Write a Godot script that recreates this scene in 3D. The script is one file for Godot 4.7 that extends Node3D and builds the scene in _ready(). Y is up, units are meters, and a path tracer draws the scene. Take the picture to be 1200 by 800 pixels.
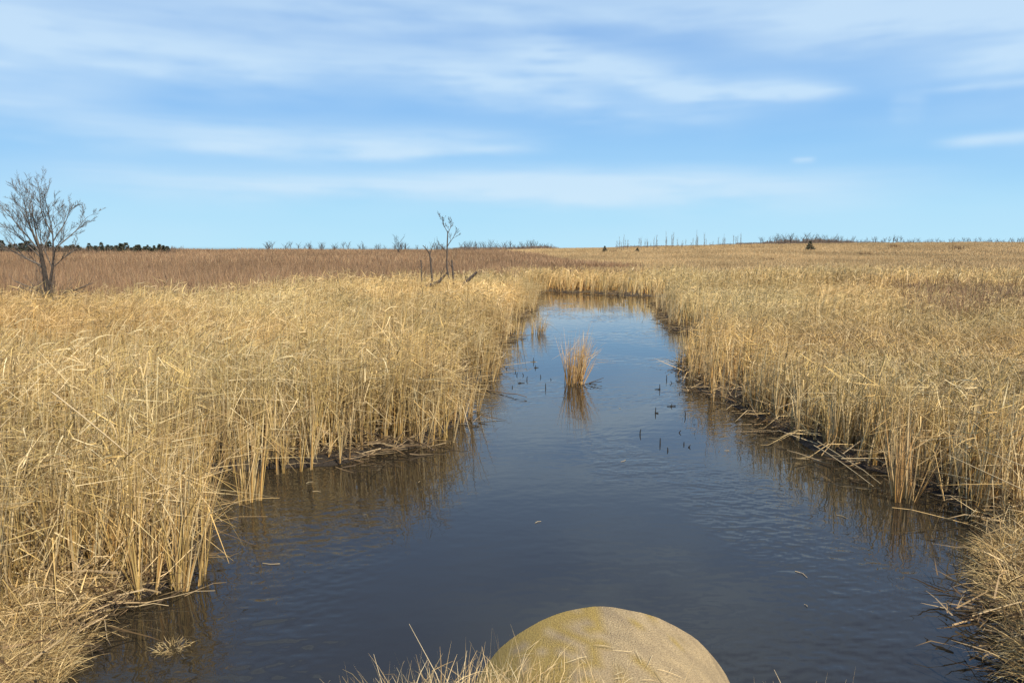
extends Node3D
# A cattail marsh in early spring: a dark stream between banks of dry cattails, brown brush and a tan field behind.

const EYE := 3.5

# ---------------------------------------------------------------- mesh collecting
class MB:
	var v := PackedVector3Array()
	var n := PackedVector3Array()
	var c := PackedColorArray()
	var ix := PackedInt32Array()
	var smooth := false
	func mesh(m: Material) -> ArrayMesh:
		var a := []
		a.resize(Mesh.ARRAY_MAX)
		a[Mesh.ARRAY_VERTEX] = v
		if smooth:
			a[Mesh.ARRAY_NORMAL] = n
		a[Mesh.ARRAY_COLOR] = c
		a[Mesh.ARRAY_INDEX] = ix
		var am := ArrayMesh.new()
		am.add_surface_from_arrays(Mesh.PRIMITIVE_TRIANGLES, a)
		am.surface_set_material(0, m)
		return am

var M := {}
var taken := {}
var rng := RandomNumberGenerator.new()
var land_noise := FastNoiseLite.new()
var patch_noise := FastNoiseLite.new()

func numbered(called: String) -> String:
	if not taken.has(called):
		taken[called] = 0
		return called
	taken[called] += 1
	return "%s_%03d" % [called, taken[called]]

func tag(o: Node, label := "", category := "", group := "", kind := ""):
	if label: o.set_meta("label", label)
	if category: o.set_meta("category", category)
	if group: o.set_meta("group", group)
	if kind: o.set_meta("kind", kind)
	return o

func thing(called: String, at: Vector3, label: String, category: String, group := "") -> Node3D:
	var o := Node3D.new()
	o.name = numbered(called)
	add_child(o, true)
	o.position = at
	tag(o, label, category, group)
	return o

func part(called: String, mesh: Mesh, parent: Node, xf := Transform3D.IDENTITY) -> MeshInstance3D:
	var o := MeshInstance3D.new()
	o.name = called
	o.mesh = mesh
	o.transform = xf
	parent.add_child(o, true)
	return o

func single(called: String, mesh: Mesh, at: Vector3, label: String, category: String, group := "") -> MeshInstance3D:
	var o := MeshInstance3D.new()
	o.name = numbered(called)
	o.mesh = mesh
	add_child(o, true)
	o.position = at
	tag(o, label, category, group)
	return o

func rr(a: float, b: float) -> float:
	return rng.randf_range(a, b)

func vary(base: Color, amount: float) -> Color:
	var k := 1.0 + rr(-amount, amount)
	var w := rr(-amount, amount) * 0.22
	return Color(base.r * k * (1.0 + w), base.g * k, base.b * k * (1.0 - w))

# ---------------------------------------------------------------- shapes
# A dry leaf: a ribbon that walks up from its base, leaning, curving and (if kink > 0) folding over at that share of its length.
func blade(b: MB, base: Vector3, phi: float, lean: float, length: float, width: float, segs: int, curve: float, kink: float, fold: float, col: Color, crease := 0.0):
	var p := base
	var a := lean
	var psi := rng.randf() * TAU
	var ref := Vector3(cos(psi), 0.25, sin(psi))
	var step := length / segs
	var first := b.v.size()
	var per := 3 if crease > 0.0 else 2
	var folded := false
	for i in segs + 1:
		var t := float(i) / segs
		if kink > 0.0 and t >= kink and not folded:
			a += fold
			phi += rr(-0.5, 0.5)
			folded = true
		var d := Vector3(sin(a) * cos(phi), cos(a), sin(a) * sin(phi))
		var side := d.cross(ref).normalized()
		var w := width * (1.0 - 0.85 * t * t) * 0.5
		b.v.append(p - side * w)
		b.c.append(col)
		if per == 3:
			b.v.append(p + side.cross(d) * w * crease)
			b.c.append(col)
		b.v.append(p + side * w)
		b.c.append(col)
		p += d * step
		if p.y < 0.012:
			p.y = 0.012
			a = minf(a, PI * 0.5)
		a += curve / segs
	for i in segs:
		var q := first + i * per
		for k in per - 1:
			b.ix.append_array([q + k, q + k + 1, q + per + k, q + k + 1, q + per + k + 1, q + per + k])

# A round tube along points with radii.
func tube(b: MB, pts: Array, rad: Array, sides: int, col: Color):
	b.smooth = true
	var first := b.v.size()
	var count := pts.size()
	var ref := Vector3(0.31, 0.2, 0.93)
	for i in count:
		var d: Vector3 = (pts[mini(i + 1, count - 1)] - pts[maxi(i - 1, 0)]).normalized()
		var x := d.cross(ref).normalized()
		var y := d.cross(x)
		for k in sides:
			var ang := TAU * k / sides
			var o: Vector3 = x * cos(ang) + y * sin(ang)
			b.v.append(pts[i] + o * rad[i])
			b.n.append(o)
			b.c.append(col)
	for i in count - 1:
		for k in sides:
			var a0 := first + i * sides + k
			var a1 := first + i * sides + (k + 1) % sides
			b.ix.append_array([a0, a0 + sides, a1, a1, a0 + sides, a1 + sides])
	# end cap
	var tip := b.v.size()
	b.v.append(pts[count - 1])
	b.n.append((pts[count - 1] - pts[count - 2]).normalized())
	b.c.append(col)
	for k in sides:
		b.ix.append_array([first + (count - 1) * sides + k, tip, first + (count - 1) * sides + (k + 1) % sides])

const STRAW := [Color(0.557, 0.401, 0.171), Color(0.484, 0.333, 0.124), Color(0.680, 0.520, 0.270), Color(0.381, 0.254, 0.098), Color(0.525, 0.390, 0.202), Color(0.598, 0.415, 0.150), Color(0.268, 0.176, 0.078)]
const PALE_STRAW := [Color(0.567, 0.410, 0.183), Color(0.495, 0.348, 0.141), Color(0.660, 0.498, 0.262), Color(0.402, 0.276, 0.116), Color(0.598, 0.431, 0.177)]
const RUST := [Color(0.50, 0.305, 0.12), Color(0.56, 0.385, 0.175), Color(0.42, 0.255, 0.105), Color(0.62, 0.46, 0.24)]
const GREYED := [Color(0.55, 0.41, 0.21), Color(0.46, 0.34, 0.175), Color(0.63, 0.485, 0.26), Color(0.35, 0.25, 0.125), Color(0.56, 0.405, 0.185)]
const BROWN := [Color(0.267, 0.160, 0.088), Color(0.322, 0.199, 0.108), Color(0.212, 0.136, 0.082), Color(0.377, 0.257, 0.144)]
const WET_AND_SHADE := [Color(0.20, 0.135, 0.07), Color(0.13, 0.085, 0.045), Color(0.34, 0.245, 0.13), Color(0.45, 0.33, 0.18), Color(0.09, 0.06, 0.035)]  # wet decayed leaves; the clumps also use it as painted shade

func pick(list) -> Color:
	return list[rng.randi() % list.size()]

# One cattail shoot: leaves that leave one tight sheath, most of them broken over.
func shoot(b: MB, at: Vector3, height: float, colors, width: float, leaves: int, segs: int, broken: float, crease: float, wind := 0.0):
	var tone := pick(colors)
	var lean_phi := wind + rr(-1.6, 1.6)
	var lean := absf(rng.randfn(0.0, 0.09))
	# the sheath of old leaf bases, deeper in colour than the blades
	for k in 2:
		blade(b, at + Vector3(rr(-0.012, 0.012), 0, rr(-0.012, 0.012)), lean_phi, lean, height * rr(0.25, 0.5), width * rr(1.2, 1.7), 2, 0.05, 0.0, 0.0, vary(Color(0.50, 0.30, 0.095) if rng.randf() < 0.6 else Color(0.44, 0.30, 0.13), 0.2), crease)
	for k in leaves:
		var l := height * rr(0.72, 1.1)
		var off := Vector3(rr(-0.018, 0.018), 0, rr(-0.018, 0.018))
		var kink := 0.0
		var fold := 0.0
		if rng.randf() < broken:
			kink = rr(0.4, 0.88)
			fold = rr(0.5, 2.3)
		var ph := lean_phi + rr(-1.3, 1.3)
		if kink > 0.0:
			ph = wind + rng.randfn(0.0, 1.0)
		blade(b, at + off, ph, lean + absf(rng.randfn(0.0, 0.07)), l, width * rr(0.7, 1.2), segs, rr(-0.05, 0.3), kink, fold, vary(tone if rng.randf() < 0.5 else pick(colors), 0.2), crease)

func clump_mesh(seed_: int, shoots: int, spread: float, height: float, colors, width: float, leaves: int, segs: int, broken: float, crease := 0.0, litter := 0, thatch := 0) -> ArrayMesh:
	rng.seed = seed_
	var b := MB.new()
	for s in shoots:
		var r := spread * sqrt(rng.randf())
		var a := rng.randf() * TAU
		shoot(b, Vector3(cos(a) * r, 0, sin(a) * r), height * rr(0.82, 1.12), colors, width, leaves, segs, broken, crease)
	for k in thatch:   # broken pieces caught in the tops
		var a := rng.randf() * TAU
		var r := spread * 0.85 * sqrt(rng.randf())
		blade(b, Vector3(cos(a) * r, height * rr(0.5, 0.95), sin(a) * r), rng.randfn(0.2, 1.5), rr(0.2, 2.4), rr(0.2, 0.5), width * rr(0.6, 1.1), 3, rr(-0.6, 1.0), 0.0, 0.0, vary(pick(colors), 0.25), crease)
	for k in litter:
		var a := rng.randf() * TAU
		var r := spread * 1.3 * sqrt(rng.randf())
		blade(b, Vector3(cos(a) * r, rr(0.02, 0.35), sin(a) * r), rng.randf() * TAU, rr(1.0, 1.75), rr(0.5, 1.2), width, segs, rr(-0.3, 0.3), rr(0.3, 0.8), rr(-0.5, 0.7), vary(pick(WET_AND_SHADE if rng.randf() < 0.65 else GREYED), 0.2), crease)  # mostly dark decayed litter, its colour deepening the shade at clump bottoms
	return b.mesh(M.leaf)

# Collapsed, tangled cattails.
func mat_mesh(seed_: int, spread: float, height: float, count: int, width: float, segs: int) -> ArrayMesh:
	rng.seed = seed_
	var b := MB.new()
	for k in count:
		var a := rng.randf() * TAU
		var r := spread * sqrt(rng.randf())
		var y := height * rng.randf() * rng.randf()
		blade(b, Vector3(cos(a) * r, y, sin(a) * r), rng.randf() * TAU, rr(0.15, 1.35), rr(0.35, 1.0) * height * 1.1, width * rr(0.7, 1.25), segs, rr(0.1, 1.0), rr(0.25, 0.8), rr(0.3, 1.7), vary(pick(GREYED if rng.randf() < 0.45 else STRAW), 0.18))
	return b.mesh(M.leaf)

# Fine matted grass: thin blades that arch over.
func grass_mesh(seed_: int, spread: float, length: float, count: int, width: float, colors, upright := 0.5) -> ArrayMesh:
	rng.seed = seed_
	var b := MB.new()
	for k in count:
		var a := rng.randf() * TAU
		var r := spread * sqrt(rng.randf())
		blade(b, Vector3(cos(a) * r, 0, sin(a) * r), a + rr(-1.4, 1.4), rr(0.05, 1.2 - upright * 0.6), length * rr(0.5, 1.1), width * rr(0.7, 1.2), 6, rr(0.3, 2.4), rr(0.2, 0.95), rr(-0.9, 1.1), vary(pick(colors), 0.24))
	return b.mesh(M.leaf)

func brush_mesh(seed_: int, spread: float, height: float, stems: int, width: float, colors) -> ArrayMesh:
	rng.seed = seed_
	var b := MB.new()
	for k in stems:
		var at := Vector3(rr(-spread, spread), 0, rr(-spread, spread))
		var h := height * rr(0.6, 1.08)
		var col := vary(pick(colors), 0.18)
		var phi := rng.randf() * TAU
		var lean := absf(rng.randfn(0.0, 0.08))
		blade(b, at, phi, lean, h, width, 3, rr(-0.1, 0.2), 0.0, 0.0, col)
		for j in 3:
			var f := rr(0.35, 0.85)
			blade(b, at + Vector3(sin(lean) * cos(phi), cos(lean), sin(lean) * sin(phi)) * h * f, rng.randf() * TAU, rr(0.15, 0.5), h * rr(0.15, 0.38), width * 0.7, 2, 0.0, 0.0, 0.0, col)
	return b.mesh(M.leaf)

# ---------------------------------------------------------------- the stream's outline and the land
var outline := PackedVector2Array()
const GX0 := -22.0
const GZ0 := -72.0
const GS := 0.25
const GNX := 200
const GNZ := 292
var sdf := PackedFloat32Array()

func make_outline():
	var left := [[-3.6, -4.4], [-3.65, -5.73], [-3.68, -5.98], [-3.78, -6.38], [-3.95, -6.84], [-3.88, -7.24], [-3.58, -7.47], [-3.45, -7.87], [-3.8, -8.82], [-4.2, -9.7], [-4.7, -10.56], [-4.9, -11.58], [-4.2, -11.95], [-3.69, -12.05], [-2.76, -12.19], [-2.34, -12.93], [-1.51, -13.39], [-1.1, -15.0], [-0.95, -16.3], [-1.75, -17.3], [-1.9, -19.0], [-0.75, -20.2], [-0.4, -21.8], [-0.6, -23.4], [-1.2, -25.0], [-1.1, -27.6], [-0.1, -29.6], [0.3, -31.4], [-0.5, -33.2], [-0.4, -36.5], [0.6, -39.5], [0.9, -42.0], [1.28, -48.31], [1.7, -59.14]]
	var right := [[2.82, -63.9], [6.65, -61.2], [9.0, -57.6], [12.0, -56.6], [17.0, -58.0], [17.0, -54.5], [10.6, -52.2], [9.4, -50.0], [7.71, -39.78], [6.9, -33.6], [7.9, -31.4], [7.7, -28.2], [6.2, -25.2], [5.0, -22.6], [4.75, -20.2], [4.85, -18.07], [4.92, -16.51], [5.17, -15.04], [5.17, -13.27], [5.43, -12.29], [5.76, -11.81], [6.0, -10.75], [6.0, -9.7], [5.55, -8.57], [4.9, -7.66], [4.5, -6.93], [4.2, -6.45], [3.95, -5.91], [3.8, -4.4]]
	var all := left + right
	rng.seed = 11
	for i in all.size():
		var p := Vector2(all[i][0], all[i][1])
		var q := Vector2(all[(i + 1) % all.size()][0], all[(i + 1) % all.size()][1])
		var k := maxi(1, int(p.distance_to(q) / 0.9))
		var across := (q - p).orthogonal().normalized()
		for j in k:
			var jit := 0.0 if j == 0 else rr(-0.26, 0.26) * minf(1.0, p.distance_to(q) * 0.5)
			outline.append(p.lerp(q, float(j) / k) + across * jit)

func make_sdf():
	sdf.resize(GNX * GNZ)
	var cnt := outline.size()
	for iz in GNZ:
		for ix in GNX:
			var p := Vector2(GX0 + ix * GS, GZ0 + iz * GS)
			var best := 1e9
			for k in cnt:
				var a := outline[k]
				var e := outline[(k + 1) % cnt] - a
				var w := p - a
				var d := (w - e * clampf(w.dot(e) / e.length_squared(), 0.0, 1.0)).length_squared()
				if d < best:
					best = d
			var s := sqrt(best)
			sdf[iz * GNX + ix] = -s if Geometry2D.is_point_in_polygon(p, outline) else s

# metres from the water's edge: positive on land
func shore(x: float, z: float) -> float:
	var fx := (x - GX0) / GS
	var fz := (z - GZ0) / GS
	if fx < 0.0 or fz < 0.0 or fx >= GNX - 1 or fz >= GNZ - 1:
		return 12.0
	var i := int(fx)
	var j := int(fz)
	fx -= i
	fz -= j
	var o := j * GNX + i
	return lerpf(lerpf(sdf[o], sdf[o + 1], fx), lerpf(sdf[o + GNX], sdf[o + GNX + 1], fx), fz)

func land(x: float, z: float) -> float:
	var s := shore(x, z)
	var h := lerpf(-0.55, 0.07, smoothstep(-0.9, 0.35, s))
	h += land_noise.get_noise_2d(x * 1.6, z * 1.6) * 0.09 * smoothstep(-0.2, 1.0, s)
	h += 0.05 * smoothstep(0.5, 4.0, s)
	# the road bank that the culvert comes out of
	var zz := z + smoothstep(3.3, 5.0, absf(x)) * 2.0
	var e := 1.82
	if zz < -3.6:
		e = lerpf(1.0, -0.5, clampf((-3.6 - zz) / 1.3, 0.0, 2.0))
	elif zz < -1.5:
		e = lerpf(1.82, 1.0, (-1.5 - zz) / 2.1)
	elif zz > 7.0:
		e = lerpf(1.82, 0.1, clampf((zz - 7.0) / 3.5, 0.0, 1.0))
	h = maxf(h, e + land_noise.get_noise_2d(x * 3.0, z * 3.0) * 0.06)
	# the field far behind rises to the right
	var far := smoothstep(110.0, 420.0, -z)
	if far > 0.0:
		h += far * lerpf(2.0, 6.2, smoothstep(-40.0, 190.0, x)) + far * land_noise.get_noise_2d(x * 0.03, z * 0.02) * 0.9
	return h

func spaced(from: float, to: float, fine_lo: float, fine_hi: float, fine: float, grow: float) -> PackedFloat32Array:
	var up := PackedFloat32Array()
	var p := fine_lo
	while p < fine_hi:
		up.append(p)
		p += fine
	var s := fine
	while p < to:
		up.append(p)
		s *= grow
		p += s
	up.append(to)
	var down := PackedFloat32Array()
	p = fine_lo
	s = fine
	while true:
		s *= grow
		p -= s
		if p <= from:
			break
		down.append(p)
	down.append(from)
	down.reverse()
	down.append_array(up)
	return down

func grid_mesh(xs: PackedFloat32Array, zs: PackedFloat32Array, height: Callable, color: Callable, m: Material, eps: float) -> ArrayMesh:
	var b := MB.new()
	b.smooth = true
	for z in zs:
		for x in xs:
			var h: float = height.call(x, z)
			var e := maxf(eps, (absf(x) + absf(z)) * 0.002) if eps > 0.02 else eps
			var hx: float = height.call(x + e, z)
			var hz: float = height.call(x, z + e)
			b.v.append(Vector3(x, h, z))
			b.n.append(Vector3(h - hx, e, h - hz).normalized())
			b.c.append(color.call(x, z))
	var w := xs.size()
	for j in zs.size() - 1:
		for i in w - 1:
			var a := j * w + i
			b.ix.append_array([a, a + 1, a + w, a + 1, a + w + 1, a + w])
	return b.mesh(m)

func ground_color(x: float, z: float) -> Color:
	var s := shore(x, z)
	var d := sqrt(x * x + z * z)
	var n := patch_noise.get_noise_2d(x * 2.2, z * 2.2)
	var n2 := patch_noise.get_noise_2d(x * 0.11 + 40.0, z * 0.05)
	var mud := Color(0.045, 0.033, 0.021)
	var litter := Color(0.13, 0.092, 0.048)
	var c := mud.lerp(litter, clampf(smoothstep(0.2, 1.4, s + n * 0.9), 0.0, 1.0))
	var field := Color(0.46, 0.30, 0.135).lerp(Color(0.36, 0.23, 0.11), clampf(n2 * 1.4 + 0.5, 0.0, 1.0))
	return c.lerp(field, smoothstep(45.0, 110.0, d))

# ---------------------------------------------------------------- water
var wave_a := FastNoiseLite.new()
var wave_b := FastNoiseLite.new()
var wave_m := FastNoiseLite.new()
func ripple(x: float, z: float) -> float:
	var m := smoothstep(-0.15, 0.3, wave_m.get_noise_2d(x * 0.6, z * 0.35))
	var a := wave_a.get_noise_2d(x * 0.55 + z * 0.12, z) * 0.0042 * (0.2 + 0.8 * m)
	var fine := 1.0 - smoothstep(14.0, 30.0, -z)
	return a + wave_b.get_noise_2d(x * 0.75 - z * 0.2, z) * 0.0019 * (0.15 + m) * (0.25 + 0.75 * fine)

func steps(a: float, b: float, s: float) -> PackedFloat32Array:
	var out := PackedFloat32Array()
	var n := int(round((b - a) / s))
	for i in n + 1:
		out.append(lerpf(a, b, float(i) / n))
	return out

# ---------------------------------------------------------------- sky
func sky_image() -> Image:
	var W := 2048
	var Hh := 1024
	var im := Image.create(W, Hh, false, Image.FORMAT_RGBF)
	var f1 := FastNoiseLite.new()
	f1.seed = 5
	f1.noise_type = FastNoiseLite.TYPE_SIMPLEX_SMOOTH
	f1.frequency = 1.0
	f1.fractal_octaves = 5
	f1.fractal_gain = 0.55
	var f2 := FastNoiseLite.new()
	f2.seed = 9
	f2.noise_type = FastNoiseLite.TYPE_SIMPLEX_SMOOTH
	f2.frequency = 1.0
	f2.fractal_octaves = 3
	# clear air, by degrees above the horizon (as seen, sRGB)
	var stops := [[0.0, Color8(180, 224, 244)], [2.5, Color8(170, 218, 244)], [6.0, Color8(146, 199, 241)], [10.0, Color8(120, 179, 235)], [15.0, Color8(104, 161, 224)], [25.0, Color8(78, 134, 203)], [45.0, Color8(58, 112, 188)], [90.0, Color8(46, 90, 168)]]
	# cirrus bands: azimuth, elevation, half-length, half-thickness (degrees), slope, strength, raggedness
	var seen_bands := [
		[-24.0, 12.8, 16.0, 1.7, -0.05, 0.50, 0.6], [-4.0, 12.6, 11.0, 1.4, -0.03, 0.34, 0.7],
		[6.0, 12.9, 8.0, 0.9, -0.14, 0.42, 1.0], [15.5, 10.9, 7.5, 0.75, -0.07, 0.52, 1.0], [19.5, 10.4, 4.4, 0.42, -0.02, 0.40, 0.9],
		[0.0, 11.2, 9.0, 1.2, -0.08, 0.30, 0.8], [9.0, 9.6, 10.0, 0.9, -0.05, 0.20, 0.8],
		[-14.0, 7.6, 17.0, 0.9, 0.0, 0.50, 0.7], [-5.0, 6.9, 9.0, 0.4, 0.03, 0.34, 0.8],
		[-8.0, 4.6, 26.0, 0.9, 0.0, 0.58, 0.5], [10.0, 4.3, 20.0, 1.0, -0.01, 0.52, 0.5],
		[-33.0, 9.0, 9.0, 3.0, 0.0, 0.34, 0.4], [0.0, 16.2, 40.0, 1.8, 0.0, 0.34, 0.5], [28.0, 14.5, 14.0, 1.8, -0.04, 0.36, 0.6],
		[32.0, 11.3, 4.5, 0.8, 0.08, 0.34, 0.6], [32.5, 9.9, 5.0, 0.22, 0.02, 0.50, 0.7], [32.0, 6.75, 4.4, 0.30, 0.03, 0.60, 0.5], [20.3, 6.0, 0.9, 0.12, 0.0, 0.5, 0.6], [26.5, 9.2, 1.2, 0.9, 0.2, 0.16, 1.0],
	]
	var bands := seen_bands.duplicate()
	rng.seed = 77
	for turn in [70.0, 140.0, 210.0, 290.0]:   # the same kind of sky goes on all round
		for s in seen_bands:
			bands.append([wrapf(s[0] + turn + rr(-9, 9), -180, 180), s[1] + rr(-1.5, 2.5), s[2], s[3] * rr(0.8, 1.3), -s[4], s[5] * rr(0.8, 1.1), s[6]])
	for k in 26:
		bands.append([rr(-180, 180), rr(20, 70), rr(15, 40), rr(1.5, 5.0), rr(-0.1, 0.1), rr(0.2, 0.5), rr(0.5, 1.0)])
	var stepy := 1
	var y := 0
	while y < Hh / 2:
		var el := 90.0 - (y + 0.5) * 180.0 / Hh
		stepy = 1 if el < 30.0 else 4
		el = 90.0 - (y + 0.5 * stepy) * 180.0 / Hh
		var k := 0
		while k < stops.size() - 2 and el > stops[k + 1][0]:
			k += 1
		var clear: Color = stops[k][1].srgb_to_linear().lerp(stops[k + 1][1].srgb_to_linear(), smoothstep(stops[k][0], stops[k + 1][0], el) * 0.4 + 0.6 * (el - stops[k][0]) / (stops[k + 1][0] - stops[k][0]))
		var row := []
		for s in bands:
			if absf(el - s[1]) < s[3] * 3.2 + s[2] * absf(s[4]) * 1.6 + 0.5:
				row.append(s)
		var white := Color8(205, 229, 247).srgb_to_linear().lerp(Color8(207, 229, 245).srgb_to_linear(), smoothstep(12.0, 2.0, el))
		var x := 0
		var stepx := stepy
		while x < W:
			# column 0 lies towards -z, a quarter of the way on towards +x
			var az := wrapf((x + 0.5 * stepx) * 360.0 / W, -180.0, 180.0)
			var sa := sin(deg_to_rad(az))
			var ca := cos(deg_to_rad(az))
			var up := el * 0.16
			var n1 := f1.get_noise_3d(sa * 5.5, up * 4.2 + sa * 0.8, ca * 5.5)
			var n2 := f2.get_noise_3d(sa * 2.2, up * 0.9, ca * 2.2)
			var n3 := f2.get_noise_3d(sa * 9.0 + up * 1.5, up * 26.0, ca * 9.0)
			var o := (lerpf(0.10, 0.34, smoothstep(4.0, 15.0, el)) - 0.14 * smoothstep(20.0, 45.0, el)) + 0.15 * n2 + 0.05 * n1
			for s in row:
				var dx: float = absf(wrapf(az - s[0], -180.0, 180.0)) / s[2]
				if dx < 1.5:
					var dy: float = (el - s[1] - wrapf(az - s[0], -180.0, 180.0) * s[4] + n2 * s[3] * 0.8 + n1 * s[3] * 0.5) / s[3]
					var g: float = exp(-dy * dy) * (1.0 - smoothstep(0.35, 1.15, dx + n1 * 0.25))
					o += s[5] * 1.2 * g * (1.0 + s[6] * (n1 * 1.3 + n3 * 0.55))
			o = clampf(o, 0.0, 1.0)
			o = o / (1.0 + 0.28 * o)
			var col := clear.lerp(white, o)
			if stepy == 1:
				im.set_pixel(x, y, col)
			else:
				im.fill_rect(Rect2i(x, y, stepx, stepy), col)
			x += stepx
		y += stepy
	im.fill_rect(Rect2i(0, Hh / 2, W, Hh / 2), Color(0.14, 0.11, 0.07))
	return im

# ---------------------------------------------------------------- scattered stuff
func scatter(called: String, parent: Node, mesh: Mesh, spots: Array, tints: Array) -> MultiMeshInstance3D:
	if spots.is_empty():
		return null
	var mm := MultiMesh.new()
	mm.transform_format = MultiMesh.TRANSFORM_3D
	mm.use_colors = true
	mm.mesh = mesh
	mm.instance_count = spots.size()
	for i in spots.size():
		mm.set_instance_transform(i, spots[i])
		mm.set_instance_color(i, tints[i])
	var o := MultiMeshInstance3D.new()
	o.name = called
	o.multimesh = mm
	parent.add_child(o, true)
	tag(o, "", "", "", "stuff")
	return o

func mass(called: String, label: String, category: String) -> Node3D:
	var o := thing(called, Vector3.ZERO, label, category)
	o.set_meta("kind", "stuff")
	return o

func upright(at: Vector3, yaw: float, s: float, sy: float) -> Transform3D:
	return Transform3D(Basis(Vector3.UP, yaw) * Basis.from_scale(Vector3(s, sy, s)), at)

func in_sight(x: float, z: float, margin: float) -> bool:
	return z < -1.0 and absf(x) < -z * 0.68 + margin

# ---------------------------------------------------------------- bare wood
func limb_points(from: Vector3, to: Vector3, bend: float, count: int) -> Array:
	var pts := []
	var l := from.distance_to(to)
	var off := Vector3(rr(-1, 1), rr(-0.3, 0.3), rr(-1, 1)) * l * bend
	for i in count:
		var t := float(i) / (count - 1)
		pts.append(from.lerp(to, t) + off * sin(PI * t) + (Vector3(rr(-1, 1), rr(-1, 1), rr(-1, 1)) * l * 0.018 if i > 0 and i < count - 1 else Vector3.ZERO))
	return pts

func branch_out(wood: MB, twigs: MB, pts: Array, r0: float, r1: float, level: int, levels: int, kids: int, col: Color, spread: float, reach: float):
	var rads := []
	for i in pts.size():
		rads.append(lerpf(r0, r1, float(i) / (pts.size() - 1)))
	tube(twigs if level >= levels - 1 else wood, pts, rads, 6 if level == 0 else (4 if level == 1 else 3), vary(col, 0.1))
	if level >= levels:
		return
	var l: float = pts[0].distance_to(pts[pts.size() - 1])
	var d: Vector3 = (pts[pts.size() - 1] - pts[0]).normalized()
	for k in kids:
		var t := lerpf(0.25, 1.0, (k + rng.randf()) / kids)
		var f := t * (pts.size() - 1)
		var i := mini(int(f), pts.size() - 2)
		var p: Vector3 = pts[i].lerp(pts[i + 1], f - i)
		var nd := (d + Vector3(rr(-1, 1), rr(-0.35, 0.9), rr(-1, 1)) * spread).normalized()
		var nl := l * reach * rr(0.6, 1.2) * lerpf(1.0, 0.75, t)
		var r := maxf(lerpf(r0, r1, t) * 0.52, 0.0065)
		branch_out(wood, twigs, limb_points(p, p + nd * nl, 0.07, 4 if level < 2 else 3), r, maxf(r * 0.4, 0.005), level + 1, levels, kids, col, spread, reach)

func limb(tree: Node3D, from: Vector3, to: Vector3, r0: float, r1: float, levels: int, kids: int, col: Color, spread := 0.75, reach := 0.5, bend := 0.07):
	var wood := MB.new()
	var twigs := MB.new()
	branch_out(wood, twigs, limb_points(from, to, bend, 6), r0, r1, 0, levels, kids, col, spread, reach)
	if wood.v.is_empty():
		part("limb", twigs.mesh(M.bark), tree)
		return
	var o := part("limb", wood.mesh(M.bark), tree)
	if twigs.v.size() > 0:
		tag(part("twigs", twigs.mesh(M.bark), o), "", "", "", "stuff")

func trunk(tree: Node3D, pts: Array, rad: Array, col: Color, called := "trunk"):
	var b := MB.new()
	tube(b, pts, rad, 8, col)
	return part(called, b.mesh(M.bark), tree)

# ---------------------------------------------------------------- materials
func noise_texture(seed_: int, freq: float, octaves: int, lo: Color, hi: Color, size := 512, normal := false, stretch := 1.0) -> NoiseTexture2D:
	var t := NoiseTexture2D.new()
	var f := FastNoiseLite.new()
	f.seed = seed_
	f.frequency = freq
	f.fractal_octaves = octaves
	t.noise = f
	t.width = size
	t.height = size
	t.seamless = true
	t.as_normal_map = normal
	if not normal:
		var g := Gradient.new()
		g.set_color(0, lo)
		g.set_color(1, hi)
		t.color_ramp = g
	return t

func make_materials():
	var leaf := StandardMaterial3D.new()
	leaf.vertex_color_use_as_albedo = true
	leaf.roughness = 0.62
	leaf.metallic_specular = 0.35
	leaf.backlight_enabled = true
	leaf.backlight = Color(0.24, 0.21, 0.16)
	leaf.cull_mode = BaseMaterial3D.CULL_DISABLED
	M.leaf = leaf
	var ground := StandardMaterial3D.new()
	ground.vertex_color_use_as_albedo = true
	ground.albedo_texture = noise_texture(3, 0.03, 5, Color(0.55, 0.55, 0.55), Color(1, 1, 1), 1024)
	ground.uv1_triplanar = true
	ground.uv1_world_triplanar = true
	ground.uv1_scale = Vector3(0.45, 0.45, 0.45)
	ground.heightmap_enabled = true
	ground.heightmap_texture = noise_texture(4, 0.06, 5, Color.BLACK, Color.WHITE, 1024)
	ground.heightmap_scale = 4.0
	ground.roughness = 0.9
	M.ground = ground
	var water := StandardMaterial3D.new()
	water.albedo_color = Color(0.0185, 0.0155, 0.0105).linear_to_srgb()
	water.roughness = 0.025
	water.metallic_specular = 0.46
	M.water = water
	var bark := StandardMaterial3D.new()
	bark.vertex_color_use_as_albedo = true
	bark.roughness = 0.9
	bark.albedo_texture = noise_texture(8, 0.05, 4, Color(0.5, 0.5, 0.5), Color(1, 1, 1), 256)
	bark.uv1_triplanar = true
	bark.uv1_world_triplanar = true
	bark.uv1_scale = Vector3(1.5, 0.5, 1.5)
	M.bark = bark
	var stone := StandardMaterial3D.new()
	stone.vertex_color_use_as_albedo = true
	stone.roughness = 0.95
	stone.albedo_texture = noise_texture(21, 0.06, 6, Color(0.6, 0.58, 0.54), Color(1, 1, 1), 1024)
	stone.uv1_triplanar = true
	stone.uv1_world_triplanar = true
	stone.uv1_scale = Vector3(1.1, 1.1, 1.1)
	stone.heightmap_enabled = true
	stone.heightmap_texture = noise_texture(22, 0.09, 5, Color.BLACK, Color.WHITE, 1024)
	stone.heightmap_scale = 0.9
	M.stone = stone

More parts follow.
